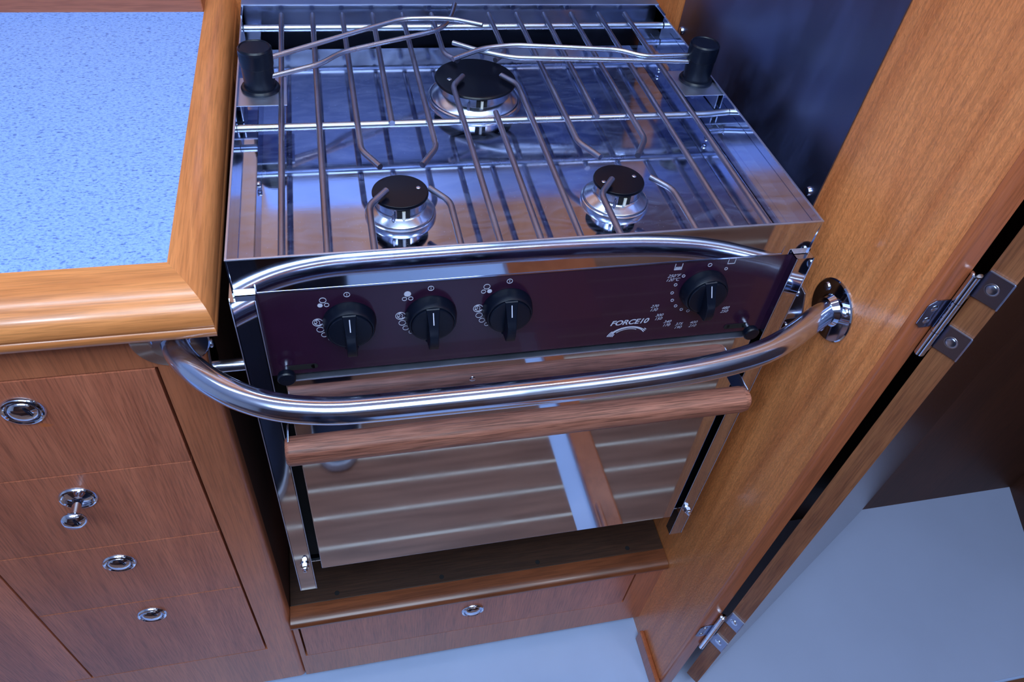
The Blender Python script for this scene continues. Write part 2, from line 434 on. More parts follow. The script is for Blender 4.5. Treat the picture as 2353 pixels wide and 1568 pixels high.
# knobs
def knob(kx, kz, tilt):
    bm = B()
    lathe(bm, [(.0222, 0), (.0222, .0022), (.0214, .006), (.0205, .0105), (.0196, .0118), (.0186, .0118), (.0182, .0108)], (kx, YP, kz), (0, -1, 0), 48)
    k = obj('control_knob', bm, 'plast', st)
    bm = B()
    lathe(bm, [(.0182, .0100), (.0180, .0128), (.0170, .0134), (.0001, .0130)], (kx, YP, kz), (0, -1, 0), 40)
    # raised grip bar, sides scooped
    b2 = B()
    for s, w, y in ((0, .0046, -.013), (1, .0040, -.0225)):
        pass
    prof = [(-.0200, .0128, .0048), (-.0205, .0225, .0042), (-.0120, .0245, .0040), (-.0020, .0236, .0040), (.0060, .0190, .0044), (.0140, .0150, .0052), (.0185, .0132, .0058)]
    L_ = []; R_ = []; LB = []; RB = []
    for z, h, w in prof:
        L_.append(b2.verts.new((-w, -h, z))); R_.append(b2.verts.new((w, -h, z)))
        LB.append(b2.verts.new((-w - .0008, -.0100, z))); RB.append(b2.verts.new((w + .0008, -.0100, z)))
    for i in range(len(prof) - 1):
        b2.faces.new((L_[i], R_[i], R_[i + 1], L_[i + 1])); b2.faces.new((LB[i], L_[i], L_[i + 1], LB[i + 1]))
        b2.faces.new((R_[i], RB[i], RB[i + 1], R_[i + 1])); b2.faces.new((LB[i], LB[i + 1], RB[i + 1], RB[i]))
    b2.faces.new((LB[0], RB[0], R_[0], L_[0])); b2.faces.new((LB[-1], L_[-1], R_[-1], RB[-1]))
    bmesh.ops.recalc_face_normals(b2, faces=b2.faces)
    bmesh.ops.bevel(b2, geom=[e for e in b2.edges if e.calc_face_angle(0) > .6], offset=.0009, segments=2, profile=.5, affect='EDGES')
    merge(bm, b2, Matrix.Translation((kx, YP, kz)) @ Matrix.Rotation(tilt, 4, 'Y'))
    obj('grip', bm, 'plast', k)
    bm = B(); b3 = B()
    vs = [b3.verts.new(p) for p in ((-.0004, -.01925, .0060), (.0004, -.01925, .0060), (.0004, -.01455, .0157), (-.0004, -.01455, .0157))]
    b3.faces.new(vs)
    r = bmesh.ops.extrude_face_region(b3, geom=b3.faces[:])
    for v in [g for g in r['geom'] if isinstance(g, bmesh.types.BMVert)]: v.co.y -= .0002
    merge(bm, b3, Matrix.Translation((kx, YP, kz)) @ Matrix.Rotation(tilt, 4, 'Y'))
    obj('pointer_line', bm, 'white', k, label='white pointer line')
for i, (kx, kz) in enumerate(KN): knob(kx, kz, 0.0 if i < 3 else -.08)
# door locks
for x0, x1, xs in ((.0262, .0560, .0292), (.4440, .4690, .4680)):
    z = -.1275
    bm = B()
    lathe(bm, [(.0030, 0), (.0030, .0004)], (x0 + .003, YP, z), (0, -1, 0), 16); lathe(bm, [(.0030, 0), (.0030, .0004)], (x1 - .003, YP, z), (0, -1, 0), 16)
    box(bm, x0 + .003, x1 - .003, YP - .0004, YP, z - .003, z + .003)
    lk = obj('latch_slot', bm, 'void', st)
    bm = B(); lathe(bm, [(.0030, 0), (.0032, .006), (.0050, .0070)], (xs, YP, z), (0, -1, 0), 20); obj('latch_pin', bm, 'alu', st)
    bm = B(); lathe(bm, [(.0048, .0070), (.0074, .0080), (.0078, .0100), (.0078, .0130), (.0068, .0142), (.0001, .0144)], (xs, YP, z), (0, -1, 0), 28)
    obj('latch_button', bm, 'plast', st, label='round black latch button')
# oven door
bm = B(); box(bm, .0262, .4790, 0, .020, -.4900, -.1415, .0012, 2)
od = obj('oven_door', bm, 'steelf', st, label='mirror-polished steel oven door')
bm = B(); box(bm, .0262, .4790, -.0004, .0080, -.1424, -.1411, .0003); obj('door_top_edge', bm, 'rimst', od)  # paler lip: the lit look of the door top put into its steel
bm = B()
sec = [(.0128 * math.copysign(abs(math.cos(2 * PI * k / 20)) ** .8, math.cos(2 * PI * k / 20)), .0132 * math.copysign(abs(math.sin(2 * PI * k / 20)) ** .8, math.sin(2 * PI * k / 20))) for k in range(20)]
b2 = B(); rings = []
HL, HR = .0190, .4800
for x, s in ((HL, .82), (HL + .0015, .94), (HL + .004, 1), (HR - .008, 1), (HR - .002, .90), (HR, .74)):
    rings.append([b2.verts.new((x, -.030 + a * s, -.2045 + c * s)) for a, c in sec])
for a, c in zip(rings, rings[1:]):
    for k in range(20): b2.faces.new((a[k], a[(k + 1) % 20], c[(k + 1) % 20], c[k]))
b2.faces.new(rings[0][::-1]); b2.faces.new(rings[-1]); merge(bm, b2)
obj('door_handle', bm, 'handle', od, label='round brown wooden door handle')
for xa in (.0215, .4760):
    bm = B(); box(bm, xa, xa + .0015, -.030, .001, -.213, -.190, .0004); obj('handle_bracket', bm, 'steel', od)
bm = B(); screw(bm, (.1950, 0, -.1640), (0, -1, 0), .003, .0008); obj('door_screw', bm, 'chrome', od)
# burners
def burner(cx, cy, rb, rc, hc):
    z0 = -.0355; rh = rc * .86
    bm = B()
    lathe(bm, [(rb, 0), (rb, .0020), (rb * .985, .0036), (rb * .955, .0042), (rb * .935, .0036), (rb * .93, .0022)], (cx, cy, z0), (0, 0, 1), 60, False)
    bb = obj('burner', bm, 'alu', st)
    bm = B()
    lathe(bm, [(rb * .925, .0024), (rb * .925, .0046), (rb * .90, .0060), (rh * 1.10, .0092), (rh * 1.02, .0108), (rh, .0128), (rh, hc - .0058), (rh * .97, hc - .0046)], (cx, cy, z0), (0, 0, 1), 60)
    obj('burner_ring', bm, 'alu', bb)
    bm = B(); lathe(bm, [(rh * .965, hc - .0050), (rh * .965, hc - .0026)], (cx, cy, z0), (0, 0, 1), 40); obj('flame_gap', bm, 'void', bb)
    bm = B(); box(bm, cx - .0052, cx + .0060, cy - rh - .0006, cy - rh * .75, z0 + .0112, z0 + hc - .0042); obj('igniter_slot', bm, 'void', bb)
    bm = B()
    lathe(bm, [(rc * .93, hc - .0032), (rc, hc - .0024), (rc * 1.004, hc - .0012), (rc * .985, hc), (rc * .95, hc + .0005), (.0001, hc + .0008)], (cx, cy, z0), (0, 0, 1), 60)
    cap = obj('burner_cap', bm, 'black', bb, label='black enamel burner cap')
    for s in (-1, 1):
        bm = B(); screw(bm, (cx + s * rc * .66, cy + s * .003, z0 + hc + .0005), (0, 0, 1), .0021 if rc < .03 else .0026, .0007)
        obj('cap_screw', bm, 'alu', bb)
    bm = B(); lathe(bm, [(.0015, 0), (.0015, hc - .0165)], (cx + .0006, cy - rh - .0014, z0 + .0108), (0, 0, 1), 14); obj('igniter', bm, 'ivory', bb, label='white ceramic igniter')
    bm = B(); lathe(bm, [(.0011, 0), (.0016, .002), (.0012, .005), (.0008, .0078), (.0001, .0082)], (cx - rb * .27, cy - rh * .97 - .0020, z0 + .0095), (0, 0, 1), 12); obj('thermocouple', bm, 'rod', bb)
burner(.1395, .0915, .0315, .0245, .0245)
burner(.3405, .0925, .0325, .0238, .0245)
burner(.2405, .2870, .0510, .0432, .0250)

# ================================================================== PAN GRATE
gr = root('pan_grate', 'stainless wire pan grate of parallel bars lying in the stove tray over the burners', 'pan grate', (.25, .2, -.012), frame=FR)
RB_ = .0029; ZB = -.0050
bm = B(); tube(bm, fillet([(.0015, .2005, -.0105), (.4720, .1990, -.0105), (.4850, .2010, -.0105), (.4968, .2020, -.0105)], .01), .0035, 14)
obj('cross_bar', bm, 'rodb', gr)
bm = B(); tube(bm, [(.0020, .4075, -.0105), (.4965, .4085, -.0105)], .0040, 14); obj('cross_bar', bm, 'rodb', gr)
def gx(i): return .0415 + .0341 * i
yb, yf = .4270, .0045
bars = []
for i in range(13):
    x = gx(i)
    if i in (0, 1, 11, 12): bars.append([(x + .001, yb, ZB + .001), (x - .001, yf, ZB)])
for i, s in ((2, 1), (8, 1), (4, -1), (10, -1)):
    x = gx(i); bars.append([(x, yb, ZB + .001), (x + .001, .1480, ZB), (x + s * .0155, .1205, ZB)])
for i, s in ((2, 1), (4, -1), (8, 1), (10, -1)):
    x = gx(i) + (.0020 if i < 5 else .0005); bars.append([(x - .001, yf, ZB), (x - .001, .0640, ZB), (x + s * .0155, .0850, ZB)])
for i, s in ((5, 1), (7, -1)):
    x = gx(i); bars.append([(x, yb, ZB + .001), (x + .001, .3310, ZB), (x + s * .0135, .3140, ZB)])
    bars.append([(x - .001, yf, ZB), (x, .2610, ZB), (x + s * .0135, .2805, ZB)])
for i in (3, 9): bars.append([(gx(i), yb, ZB + .001), (gx(i) - .001, .1920, ZB)])
bars.append([(gx(6), .2060, ZB), (gx(6) - .001, yf, ZB)])
for b in bars:
    bm = B(); tube(bm, fillet(b, .0075), RB_, 12); obj('grate_bar', bm, 'rod', gr)

# ================================================================== POT CLAMPS
def clamp(side, cx, cy, label):
    t = root('pot_clamp', label, 'pot clamp', (cx, cy, -.005), group=None, frame=FR)
    s = 1 if side == 'L' else -1
    xr = 0.0008 if side == 'L' else .4977
    xi = cx + s * .0245
    bm = B()
    box(bm, min(xr, xi), max(xr, xi), cy - .032, cy + .022, -.0042, -.0030, .0005)
    box(bm, min(xr + s * .003, xr + s * .0042), max(xr + s * .003, xr + s * .0042), cy - .031, cy + .019, -.020, -.0036, .0003)
    obj('bracket', bm, 'rimst', t)
    bm = B()
    lathe(bm, [(.0182, -.0030), (.0184, -.0010), (.0172, .0008), (.0153, .0010), (.0146, .0030), (.0150, .0220)], (cx, cy, 0), (0, 0, 1), 40)
    obj('clamp_post', bm, 'plast', t)
    bm = B()
    b2 = B(); n = 96
    prof = [(.0151, .0218), (.0156, .0224), (.0156, .0350), (.0150, .0362)]
    rings = []
    for r, h in prof:
        rings.append([b2.verts.new((cx + (r + (.00035 if k % 2 and .0225 < h < .036 else 0)) * math.cos(2 * PI * k / n), cy + (r + (.00035 if k % 2 and .0225 < h < .036 else 0)) * math.sin(2 * PI * k / n), h)) for k in range(n)])
    for a, c in zip(rings, rings[1:]):
        for k in range(n): b2.faces.new((a[k], a[(k + 1) % n], c[(k + 1) % n], c[k]))
    merge(bm, b2)
    lathe(bm, [(.0156, .0355), (.0157, .0380), (.0146, .0396), (.0138, .0396), (.0133, .0388), (.0001, .0388)], (cx, cy, 0), (0, 0, 1), 48)
    obj('clamp_knob', bm, 'plast', t, label='ribbed black tightening knob')
    return t
tl = clamp('L', .0225, .2600, 'black-knobbed pot clamp with steel arms, on the left stove rim beside the worktop')
def arm(t, pts, r=.0026, mat='rodb'):
    bm = B(); tube(bm, fillet(pts, .012, 6), r, 14); obj('clamp_arm', bm, mat, t)
arm(tl, [(.030, .2620, .0260), (.120, .3180, .0260), (.170, .3480, .0260), (.205, .3490, .0260), (.224, .3470, .0260), (.254, .3320, .0260)])
arm(tl, [(.028, .2520, .0120), (.081, .2780, .0120), (.103, .3030, .0120), (.138, .3190, .0120), (.186, .3400, .0120), (.211, .3520, .0120), (.2265, .3760, .0130), (.235, .4010, .0190)])
tr = clamp('R', .4790, .2570, 'black-knobbed pot clamp with steel arms, on the right stove rim beside the splash sheet')
arm(tr, [(.470, .2560, .0190), (.275, .2700, .0195), (.244, .2850, .0195), (.218, .3050, .0195)])
arm(tr, [(.470, .2610, .0240), (.414, .2590, .0240), (.392, .2750, .0240), (.330, .2830, .0240), (.279, .2890, .0240), (.246, .2830, .0240), (.211, .2610, .0235)])

# ================================================================== GRAB RAIL
ZR = -.0905
gb = root('grab_rail', 'curved stainless steel grab rail running across the front of the oven', 'grab rail', (.24, -.08, ZR - .011))
path = [(-.0560, YC - .002, ZR), (-.0520, -.004, ZR), (-.0430, -.0190, ZR), (-.0275, -.0370, ZR), (-.0050, -.0560, ZR), (.0250, -.0720, ZR), (.0620, -.0805, ZR), (.0960, -.0825, ZR), (.2540, -.0835, ZR), (.3340, -.0815, ZR), (.3900, -.0775, ZR), (.4420, -.0680, ZR), (.4830, -.0500, ZR), (.5140, -.0320, ZR), (XP - .003, -.0240, ZR)]
def smooth_path(p, it=3):
    p = [Vector(q) for q in p]
    for _ in range(it):
        o = [p[0]]
        for a, b in zip(p, p[1:]): o += [a * .75 + b * .25, a * .25 + b * .75]
        o.append(p[-1]); p = o
    return p
bm = B(); tube(bm, smooth_path(path), .0112, 32); obj('rail_tube', bm, 'railst', gb)
for c, ax in (((-.0590, YC, ZR), (0, -1, 0)), ((XP, -.0240, ZR), (-1, 0, 0))):
    bm = B()
    lathe(bm, [(.0310, 0), (.0310, .0012), (.0298, .0022), (.0160, .0026), (.0140, .0060), (.0128, .0085)], c, ax, 48)
    fl = obj('mounting_flange', bm, 'steel', gb)
    A = Vector(ax); side = A.cross(Vector((0, 0, 1)))
    for q in (40, 140, 270):
        p = Vector(c) + A * .0018 + (side * math.cos(math.radians(q)) + Vector((0, 0, 1)) * math.sin(math.radians(q))) * .0228
        bm = B(); screw(bm, p, ax, .0046, .0026)
        obj('flange_screw', bm, 'alu', fl)

# gimbal brackets
for side in ('L', 'R'):
    x0 = STL if side == 'L' else XP; s = 1 if side == 'L' else -1
    zc, yc = -.136, .020
    g = root('gimbal_bracket', 'small steel gimbal bracket with pin ' + ('between the drawer cabinet and the stove side' if side == 'L' else 'on the wooden partition right of the stove'), 'bracket', (x0, yc, zc - .03))
    bm = B()
    poly = [(x0, yc + a, zc + b) for a, b in ((-.013, .010), (-.004, .028), (.010, .030), (.018, .018), (.018, -.008), (.002, -.032), (-.008, -.030), (-.016, -.010))]
    prism(bm, poly, (s * .002, 0, 0), .0006); pl = obj('bracket_plate', bm, 'steel' if side == 'L' else 'rod', g)
    bm = B(); xe = -.0032 if side == 'L' else .5018
    tube(bm, [(x0 + s * .001, yc - .004, zc), (xe, yc - .004, zc)], .0058, 20); obj('pivot_pin', bm, 'alu', g)
    for a, b in ((.006, .020), (0, -.022)):
        bm = B(); screw(bm, (x0 + s * .002, yc + a, zc + b), (s, 0, 0), .0042, .0022); obj('bracket_screw', bm, 'alu', g)

# ================================================================== WORKTOP
wt = root('worktop', 'speckled pale laminate worktop with rounded honey-coloured wooden edge', 'worktop', (-.30, .24, -.068))
ZW = -.030
XL = -.75
bm = B()
prism(bm, [(XL, .0400, ZW - .02), (-.0495, .0370, ZW - .02), (-.0440, .4660, ZW - .02), (XL, .4660, ZW - .02)], (0, 0, .0195), .0004)
obj('laminate_top', bm, 'lam', wt)
XE = -.0155
NP = [(.037, -.0300), (.026, -.0300), (.012, -.0312), (.000, -.0345), (-.0080, -.0395), (-.0125, -.0460), (-.0140, -.0530), (-.0132, -.0556), (-.0118, -.0562), (-.0140, -.0572), (-.0150, -.0600), (-.0142, -.0650), (-.0110, -.0675), (.0080, -.0680), (.037, -.0680)]
# front moulding: mitred at the right end
def off_of(y): return .037 - y     # distance outwards from the laminate edge
SC = (.0495 - .0155) / .0520        # the side moulding is narrower than the front one
bm = B(); a = []; b = []
for y, z in NP:
    a.append(bm.verts.new((XL, y, z))); b.append(bm.verts.new((-.0495 + off_of(y) * SC, y, z)))
for i in range(len(NP)):
    j = (i + 1) % len(NP); bm.faces.new((a[i], b[i], b[j], a[j]))
bm.faces.new(a[::-1]); bm.faces.new(b)
obj('front_edging', bm, 'nose', wt, smooth=50)
bm = B(); a = []; b = []
for y, z in NP:
    k = off_of(y); a.append(bm.verts.new((-.0495 + k * SC, .037 - k, z))); b.append(bm.verts.new((-.0440 + k * SC * .84, .535, z)))
for i in range(len(NP)):
    j = (i + 1) % len(NP); bm.faces.new((a[i], a[j], b[j], b[i]))
bm.faces.new(a); bm.faces.new(b[::-1])
obj('side_edging', bm, 'noseY', wt, smooth=50)
bm = B(); box(bm, XL, -.0445, .4660, .5350, -.06, ZW + .0180, .003); 
obj('back_fiddle', bm, 'rail_w', wt, label='reddish wooden strip along the back edge')

# ================================================================== DRAWER CABINET
cb = root('drawer_cabinet', 'reddish wooden galley cabinet with four stacked drawers and chrome button pulls', 'cabinet', (-.30, .25, -.90))
DX0, DX1 = -.3110, -.0755
DZ = [-.1235, -.2660, -.4095, -.5540, -.7680]
bm = B()
box(bm, DX1, STL - .008, YC, YC + .018, -.90, -.070)         # right stile
prism(bm, [(STL - .008, YC, -.90), (STL - .008, YC + .018, -.90), (STL, YC + .018, -.90), (STL, YC + .008, -.90), (STL - .0012, YC + .004, -.90), (STL - .004, YC + .0012, -.90)], (0, 0, .83))
box(bm, -.75, DX1, YC, YC + .018, DZ[0] + .0012, -.070)      # top rail
obj('face_frame', bm, 'frame', cb)
bm = B(); box(bm, -.75, DX1, YC, YC + .018, -.90, DZ[4] - .0012); obj('bottom_rail', bm, 'frame', cb)
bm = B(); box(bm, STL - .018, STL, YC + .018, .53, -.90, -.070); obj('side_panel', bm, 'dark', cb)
bm = B(); box(bm, -.75, STL - .02, YC + .020, YC + .022, -.88, -.08); obj('carcass', bm, 'void', cb)
def button(parent, x, z, out=0.0):
    bm = B()
    lathe(bm, [(.0178, 0), (.0178, .0012), (.0166, .0030), (.0150, .0036), (.0138, .0028), (.0134, .0008), (.0128, .0004)], (x, YC, z), (0, -1, 0), 44)
    k = obj('push_button_pull', bm, 'chrome', parent)
    bm = B()
    if out:
        lathe(bm, [(.0134, .0006), (.0100, .0016), (.0056, .0030), (.0044, .0060), (.0044, .0200), (.0062, .0225), (.0112, .0240), (.0120, .0255), (.0112, .0285), (.0075, .0318), (.0001, .0330)], (x, YC, z), (0, -1, 0), 40)
    else:
        lathe(bm, [(.0128, .0004), (.0124, .0020), (.0112, .0040), (.0080, .0058), (.0040, .0066), (.0001, .0068)], (x, YC, z), (0, -1, 0), 40)
    obj('button', bm, 'chrome', k)
for i in range(4):
    bm = B(); box(bm, DX0, DX1 - .0028, YC - .0002, YC + .016, DZ[i + 1] + .0004, DZ[i] - .0010, .0006)
    d = obj('drawer', bm, 'drawer_st' if i == 0 else 'drawer', cb)
    button(d, -.1925, (-.1625, -.3065, -.4490, -.5940)[i], 1 if i == 1 else 0)
bm = B(); box(bm, -.75, DX0 - .0024, YC - .0002, YC + .016, DZ[4] + .0004, DZ[0] - .001, .0006)
obj('cabinet_door', bm, 'drawer', cb)

# cabinet under the stove
uc = root('stove_base_cabinet', 'low wooden cabinet under the stove with one wide drawer and a chrome button pull', 'cabinet', (.25, .28, -.90))
LX0, LX1, LZ0, LZ1 = -.0235, .4865, -.8200, -.7080
bm = B()
box(bm, STL + .0005, LX0 - .0028, YC, YC + .018, -.90, -.7005); box(bm, LX1 + .0026, XP, YC, YC + .018, -.90, -.7005)
box(bm, LX0 - .0028, LX1 + .0026, YC, YC + .018, -.90, LZ0 - .001)
obj('face_frame', bm, 'frame', uc)
bm = B(); box(bm, LX0 - .01, LX1 + .01, YC + .02, YC + .022, -.88, -.702); obj('carcass', bm, 'void', uc)
bm = B(); box(bm, LX0, LX1, YC - .0002, YC + .016, LZ0, LZ1 + .004, .0006)
d = obj('drawer', bm, 'drawer', uc); button(d, .2297, -.7496)
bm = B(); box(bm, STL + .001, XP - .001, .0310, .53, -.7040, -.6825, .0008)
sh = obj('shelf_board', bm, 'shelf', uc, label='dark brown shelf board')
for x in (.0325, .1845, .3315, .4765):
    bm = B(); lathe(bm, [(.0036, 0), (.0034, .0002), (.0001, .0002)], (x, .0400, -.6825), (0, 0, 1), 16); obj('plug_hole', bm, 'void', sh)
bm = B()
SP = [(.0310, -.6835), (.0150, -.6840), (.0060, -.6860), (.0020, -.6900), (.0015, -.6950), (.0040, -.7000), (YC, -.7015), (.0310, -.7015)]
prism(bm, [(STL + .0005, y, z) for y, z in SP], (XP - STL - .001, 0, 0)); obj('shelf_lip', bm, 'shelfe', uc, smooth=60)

# recess behind / around the stove
bm = B(); box(bm, -.76, XP + .03, .5400, .5600, ZF, 1.05); tag(obj('wall_back', bm, 'panel'), kind='structure')
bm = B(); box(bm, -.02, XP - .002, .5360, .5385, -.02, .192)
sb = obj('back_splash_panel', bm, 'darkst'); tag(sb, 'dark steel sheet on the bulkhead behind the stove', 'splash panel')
bm = B(); box(bm, -.02, XP - .002, .5260, .5385, .193, .204); tag(obj('trim_4', bm, 'dark'), kind='structure')
bm = B(); box(bm, -.02, XP - .002, .5360, .5385, .205, .262)
sb = obj('back_splash_panel', bm, 'sheet'); tag(sb, 'narrow pale steel strip on the bulkhead behind the stove, above the dark sheet', 'splash panel')

# ================================================================== PARTITION
bm = B()
YE = -.1035; TP = .0268
poly = [(XP, .54, ZF), (XP, -.0880, ZF), (XP + .0006, -.0940, ZF), (XP + .0030, -.0990, ZF), (XP + .0070, -.1022, ZF), (XP + .0120, -.1035, ZF), (XP + TP - .004, -.1035, ZF), (XP + TP, -.1000, ZF), (XP + TP, .54, ZF)]
prism(bm, [(XP, .54, ZF), (XP, -.0985, ZF), (XP + TP, -.0985, ZF), (XP + TP, .54, ZF)], (0, 0, 1.98))
pw = tag(obj('wall_right', bm, 'panel'), kind='structure')
bm = B()
prism(bm, [(XP, -.0987, ZF), (XP + .0002, -.0990, ZF), (XP + .0010, -.1008, ZF), (XP + .0028, -.1026, ZF), (XP + .0055, -.1034, ZF), (XP + .0090, -.1036, ZF), (XP + TP - .003, -.1036, ZF), (XP + TP + .0004, -.1005, ZF), (XP + TP + .0004, -.0987, ZF)], (0, 0, 1.98))
tag(obj('trim_1', bm, 'trim', smooth=60), kind='structure')
bm = B(); box(bm, XP - .008, XP, -.30, -.0160, ZF, ZF + .035, .002)
tag(obj('baseboard_right', bm, 'trim'), kind='structure')

sp = root('splash_panel', 'dark brushed steel splash sheet screwed to the partition right of the stove', 'splash panel', (XP - .001, .25, -.12))
bm = B(); box(bm, XP - .0014, XP - .0002, .0620, .4360, -.120, .62); obj('steel_sheet', bm, 'sheet', sp)
for y, z in ((.4240, -.0370), (.0755, -.0267)):
    bm = B(); screw(bm, (XP - .0014, y, z), (-1, 0, 0), .0052, .0034); obj('screw', bm, 'alu', sp)

# ================================================================== HEAD DOOR
AD = Vector((.5770, -.1028)); DD = Vector((.872, .489)).normalized(); PD = Vector((DD.y, -DD.x))
TD = .0215
def dpt(s, t, z): v = AD + DD * s + PD * t; return Vector((v.x, v.y, z))
dr = root('door_1', 'open wooden cabin door hinged on the partition', 'door', (AD.x, AD.y, -.876), kind='structure')
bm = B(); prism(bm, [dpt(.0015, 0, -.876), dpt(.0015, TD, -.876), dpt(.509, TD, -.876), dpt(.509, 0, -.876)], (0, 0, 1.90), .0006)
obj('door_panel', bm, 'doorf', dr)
bm = B(); prism(bm, [dpt(0, 0, -.876), dpt(0, TD, -.876), dpt(.0017, TD, -.876), dpt(.0017, 0, -.876)], (0, 0, 1.90))
obj('door_lipping', bm, 'doorw', dr)
KP = (.5598, -.1085); HZ = ((.0305, -.0600), (-.6265, -.7370))
def hinge(zt, zb):
    L = zt - zb
    k = Vector(KP); r = .0042                       # knuckle between the partition edge and the door
    bm = B(); tube(bm, [(k.x, k.y, zb), (k.x, k.y, zb + L * .31)], r, 24); tube(bm, [(k.x, k.y, zb + L * .315), (k.x, k.y, zb + L * .685)], r, 24); tube(bm, [(k.x, k.y, zb + L * .69), (k.x, k.y, zt)], r, 24)
    lathe(bm, [(r * .95, 0), (r * 1.12, .0006), (r * 1.05, .0016), (r * .6, .0024), (.0001, .0026)], (k.x, k.y, zt), (0, 0, 1), 20)
    h = obj('hinge', bm, 'chrome', dr)
    for z0, z1 in ((zb + .0005, zb + L * .31), (zb + L * .69, zt - .0005)):
        bm = B(); e = dpt(-.0016, TD, z0); u = (Vector((e.x, e.y)) - k).normalized(); nrm = Vector((-u.y, u.x))
        if nrm.dot(DD) > 0: nrm = -nrm
        a0 = k + nrm * (r * .55) + u * .002; a1 = k + nrm * (r * .55 - .0012) + u * .002
        m0 = dpt(-.0016, .0005, z0); m1 = dpt(-.0004, .0005, z0); e1 = dpt(-.0004, TD, z0)
        prism(bm, [(a0.x, a0.y, z0), m0, e, e1, m1, (a1.x, a1.y, z0)], (0, 0, z1 - z0), .0002)
        lf = obj('door_leaf', bm, 'hingest', h)
        bm = B(); box(bm, e.x - .0006, e.x + .0004, e.y - .0006, e.y + .0004, z0, z1); pt = dpt(-.0017, 0, z1)
        prism(bm, [dpt(-.0019, .001, z1 - .0004), dpt(-.0019, TD, z1 - .0004), dpt(-.0004, TD, z1 - .0004), dpt(-.0004, .001, z1 - .0004)], (0, 0, .0008))
        obj('leaf_edge', bm, 'rimst', h)
        c = dpt(-.0016, TD * .46, (z0 + z1) / 2)
        bm = B(); lathe(bm, [(.0058, 0), (.0056, .0003), (.0046, .0003), (.0042, .0001), (.0040, .0008), (.0022, .0011), (.0001, .0011)], c, (-DD.x, -DD.y, 0), 28)
        sc_ = obj('hinge_screw', bm, 'alu', h)
    bm = B()
    z0, z1 = zb + L * .33, zb + L * .67
    ye = -.1036; x1 = k.x - .001; x0 = k.x - .0200
    prism(bm, [(x1, ye - .0002, z0), (x1, ye - .0002, z1), (x0 + .005, ye - .0002, z1), (x0, ye - .0002, z1 - .005), (x0, ye - .0002, z0 + .005), (x0 + .005, ye - .0002, z0)], (0, -.0012, 0), .0003)
    obj('frame_leaf', bm, 'hingest', h)
    for z in (z0 + .0085, z1 - .0085):
        bm = B(); screw(bm, (x0 + .0075, ye - .0014, z), (0, -1, 0), .0034, .0009); obj('hinge_screw', bm, 'alu', h)
hinge(*HZ[0]); hinge(*HZ[1])

# ================================================================== FLOORS, WALLS
bm = B(); box(bm, -2.2, 2.0, -2.2, .56, ZF - .03, ZF); tag(obj('floor', bm, 'gel'), kind='structure')
bm = B(); box(bm, XP + TP, 2.0, -.20, .16, ZF, ZF + .002)
bm2 = B(); 
tag(obj('floor_shower_pan', bm, 'bath'), kind='structure')
b = bm2; box(b, -1.6, .482, -.80, -.205, ZF, ZF + .004)
fs = tag(obj('floor_cabin_sole', b, 'sole'), kind='structure')
bm = B(); box(bm, .575, 1.6, -1.9, -.205, ZF, ZF + .004)
tag(obj('floor_passage_sole', bm, 'sole'), kind='structure')
bm = B(); prism(bm, [(.522, -.205, ZF), (.572, -.205, ZF), (.572, -.80, ZF), (.522, -.80, ZF)], (0, 0, .022), .006)
tag(obj('trim_2', bm, 'trim'), kind='structure')
bm = B(); box(bm, .475, .70, -1.6, -.815, ZF, ZF + .03); tag(obj('trim_reflection_block', bm, 'trim'), kind='structure')  # unseen brown block, added for its reflection in the tray front
bm = B(); box(bm, -1.6, -.004, -1.6, -.815, ZF, ZF + .36, .006); tag(obj('wall_reflection_block', bm, 'dark'), kind='structure')  # made-up dark box out of view, placed to reflect dark in the steel
# boxed-out head compartment
bm = B(); box(bm, XP + TP, 1.46, .1560, .1760, ZF, 1.05); tag(obj('wall_head_back', bm, 'dark'), kind='structure')
bm = B(); prism(bm, [(1.440, .160, ZF), (1.30, -.20, ZF), (1.33, -.212, ZF), (1.47, .160, ZF)], (0, 0, 1.98)); tag(obj('wall_head_side', bm, 'dark'), kind='structure')
# cabin shell
bm = B(); box(bm, -2.2, -2.15, -2.2, .56, ZF, 1.05); tag(obj('wall_left', bm, 'wallw'), kind='structure')
bm = B(); box(bm, 2.0, 2.05, -2.2, .56, ZF, 1.05); tag(obj('wall_far_right', bm, 'dark'), kind='structure')
bm = B(); box(bm, -2.2, 2.05, -2.25, -2.2, ZF, 1.05); tag(obj('wall_front', bm, 'dark'), kind='structure')
# ceiling with a hatch opening above the galley
HX0, HX1, HY0, HY1 = -.35, .45, -1.15, -.45
bm = B()
box(bm, -2.2, HX0, -2.2, .56, 1.05, 1.07); box(bm, HX1, 2.05, -2.2, .56, 1.05, 1.07)
box(bm, HX0, HX1, -2.2, HY0, 1.05, 1.07); box(bm, HX0, HX1, HY1, .56, 1.05, 1.07)
tag(obj('ceiling', bm, 'ceil'), kind='structure')

# the person standing at the stove shows only as a reflection in the steel: legs in navy trousers and dark shoes
pr = root('person', 'person standing at the stove in navy trousers and dark shoes with white soles', 'person', (.0, -.62, ZF + .0045))
def leg_mesh(p):
    me = bpy.data.meshes.new('legs'); vs = [v for v, r in p]; me.from_pydata(vs, [(0, 1), (1, 2), (2, 3), (3, 4), (1, 5), (5, 6), (6, 7), (7, 8)], [])
    o = bpy.data.objects.new('legs', me); COL.objects.link(o)
    m = o.modifiers.new('s', 'SKIN'); o.modifiers.new('d', 'SUBSURF').levels = 2
    for i, (v, r) in enumerate(p):
        me.skin_vertices[0].data[i].radius = (r, r)
    me.skin_vertices[0].data[0].use_root = True
    bpy.context.view_layer.update(); dg = bpy.context.evaluated_depsgraph_get()
    m2 = bpy.data.meshes.new_from_object(o.evaluated_get(dg)); bm = B(); bm.from_mesh(m2)
    bpy.data.objects.remove(o); bpy.data.meshes.remove(m2); return bm
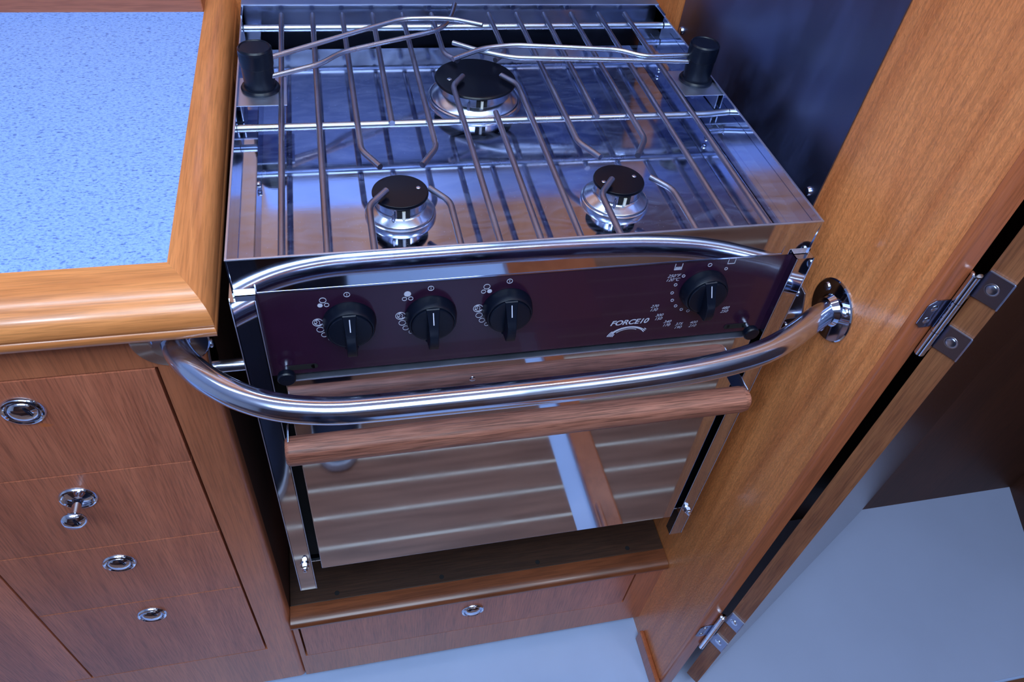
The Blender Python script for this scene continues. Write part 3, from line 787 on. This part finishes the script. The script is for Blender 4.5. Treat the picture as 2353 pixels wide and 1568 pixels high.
bm = leg_mesh([((-.10, -.80, .12), .145), ((-.10, -.80, -.03), .140), ((-.02, -.76, -.20), .085), ((.03, -.68, -.50), .062), ((.04, -.655, -.865), .054),
               ((-.19, -.78, -.20), .085), ((-.15, -.66, -.50), .066), ((-.12, -.62, -.70), .060), ((-.115, -.60, -.865), .056)])
obj('trousers', bm, 'navy', pr, raw=True)
def shoe(shx, shy):
    def outline(s, z, n=36):
        o = []
        for k in range(n):
            q = 2 * PI * k / n; c, si = math.cos(q), math.sin(q)
            yy = math.copysign(abs(c) ** .85, c) * .142; w = .050 + .005 * c
            o.append((shx + math.copysign(abs(si) ** .8, si) * w * s, shy + yy * s, z))
        return o
    bm = B(); prism(bm, outline(1, ZF + .0045), (0, 0, .024), .004); so = obj('shoe', bm, 'rubber', pr)
    bm = B(); rings = []
    for s, z, dy in ((.93, .026, 0), (.95, .045, 0), (.82, .068, -.010), (.6, .085, -.035), (.45, .110, -.050)):
        rings.append([bm.verts.new((p[0], p[1] + dy, ZF + .002 + z)) for p in outline(s, 0)])
    for a, b in zip(rings, rings[1:]):
        for k in range(36): bm.faces.new((a[k], a[(k + 1) % 36], b[(k + 1) % 36], b[k]))
    bm.faces.new(rings[0][::-1]); bm.faces.new(rings[-1]); obj('shoe_upper', bm, 'navy', so, smooth=80)
shoe(.038, -.610); shoe(-.110, -.545)

# ================================================================== LIGHT
def area(name, loc, rot, sx, sy, power, col, spread=None):
    l = bpy.data.lights.new(name, 'AREA'); l.shape = 'RECTANGLE'; l.size = sx; l.size_y = sy
    l.energy = power; l.color = col
    if spread: l.spread = spread
    o = bpy.data.objects.new(name, l); COL.objects.link(o); o.location = loc; o.rotation_euler = rot
    return o
area('hatch_daylight', ((HX0 + HX1) / 2, (HY0 + HY1) / 2, 1.09), (0, 0, 0), HX1 - HX0, HY1 - HY0, 19, (.62, .80, 1.0))
area('cabin_strip_light', (-.10, .18, 1.04), (0, 0, 0), 1.3, .05, 7, (.62, .80, 1.0))
area('cabin_fill_area', (1.1, -1.4, .9), (math.radians(-45), math.radians(28), 0), .7, .6, 6, (.80, .86, 1.0))  # added fill light, no companionway opening is built
def point(name, loc, power, col, r=.05):
    l = bpy.data.lights.new(name, 'POINT'); l.energy = power; l.color = col; l.shadow_soft_size = r
    o = bpy.data.objects.new(name, l); COL.objects.link(o); o.location = loc
point('ceiling_fill_point', (-.55, -.75, .88), 9, (.66, .82, 1.0))  # added fill point to brighten ceiling and cabin, no lamp fixture here
point('ceiling_fill_point', (.75, -.55, .88), 6, (.80, .88, 1.0))  # second added fill point, likewise without a fixture
w = bpy.data.worlds.new('sky'); scn.world = w; w.use_nodes = True
bg = w.node_tree.nodes['Background']; bg.inputs['Color'].default_value = (.40, .60, 1.0, 1); bg.inputs['Strength'].default_value = 1.0

# ================================================================== CAMERA
C0 = Vector((0.0872747448298452, -0.45038489178706237, 0.39743635041663405))
R0 = [[0.9747873914203067, -0.20317696267213559, 0.09224241631331674], [-0.09076082751688783, -0.7386803705987283, -0.6679174966121003], [0.20384311054446597, 0.642705556169737, -0.7384968208138104]]
cam = bpy.data.cameras.new('camera'); cam.sensor_width = 36; cam.lens = 1753.2448525130587 * 36 / 2353
cam.clip_start = .01; cam.clip_end = 30
co = bpy.data.objects.new('camera', cam); COL.objects.link(co)
right = Vector(R0[0]); up = -Vector(R0[1]); back = -Vector(R0[2])
co.matrix_world = Matrix(((right.x, up.x, back.x, C0.x), (right.y, up.y, back.y, C0.y), (right.z, up.z, back.z, C0.z), (0, 0, 0, 1)))
scn.camera = co
scn.view_settings.view_transform = 'Standard'; scn.view_settings.look = 'None'
scn.view_settings.gamma = 1; scn.view_settings.exposure = 0.10
scn.view_settings.use_curve_mapping = False
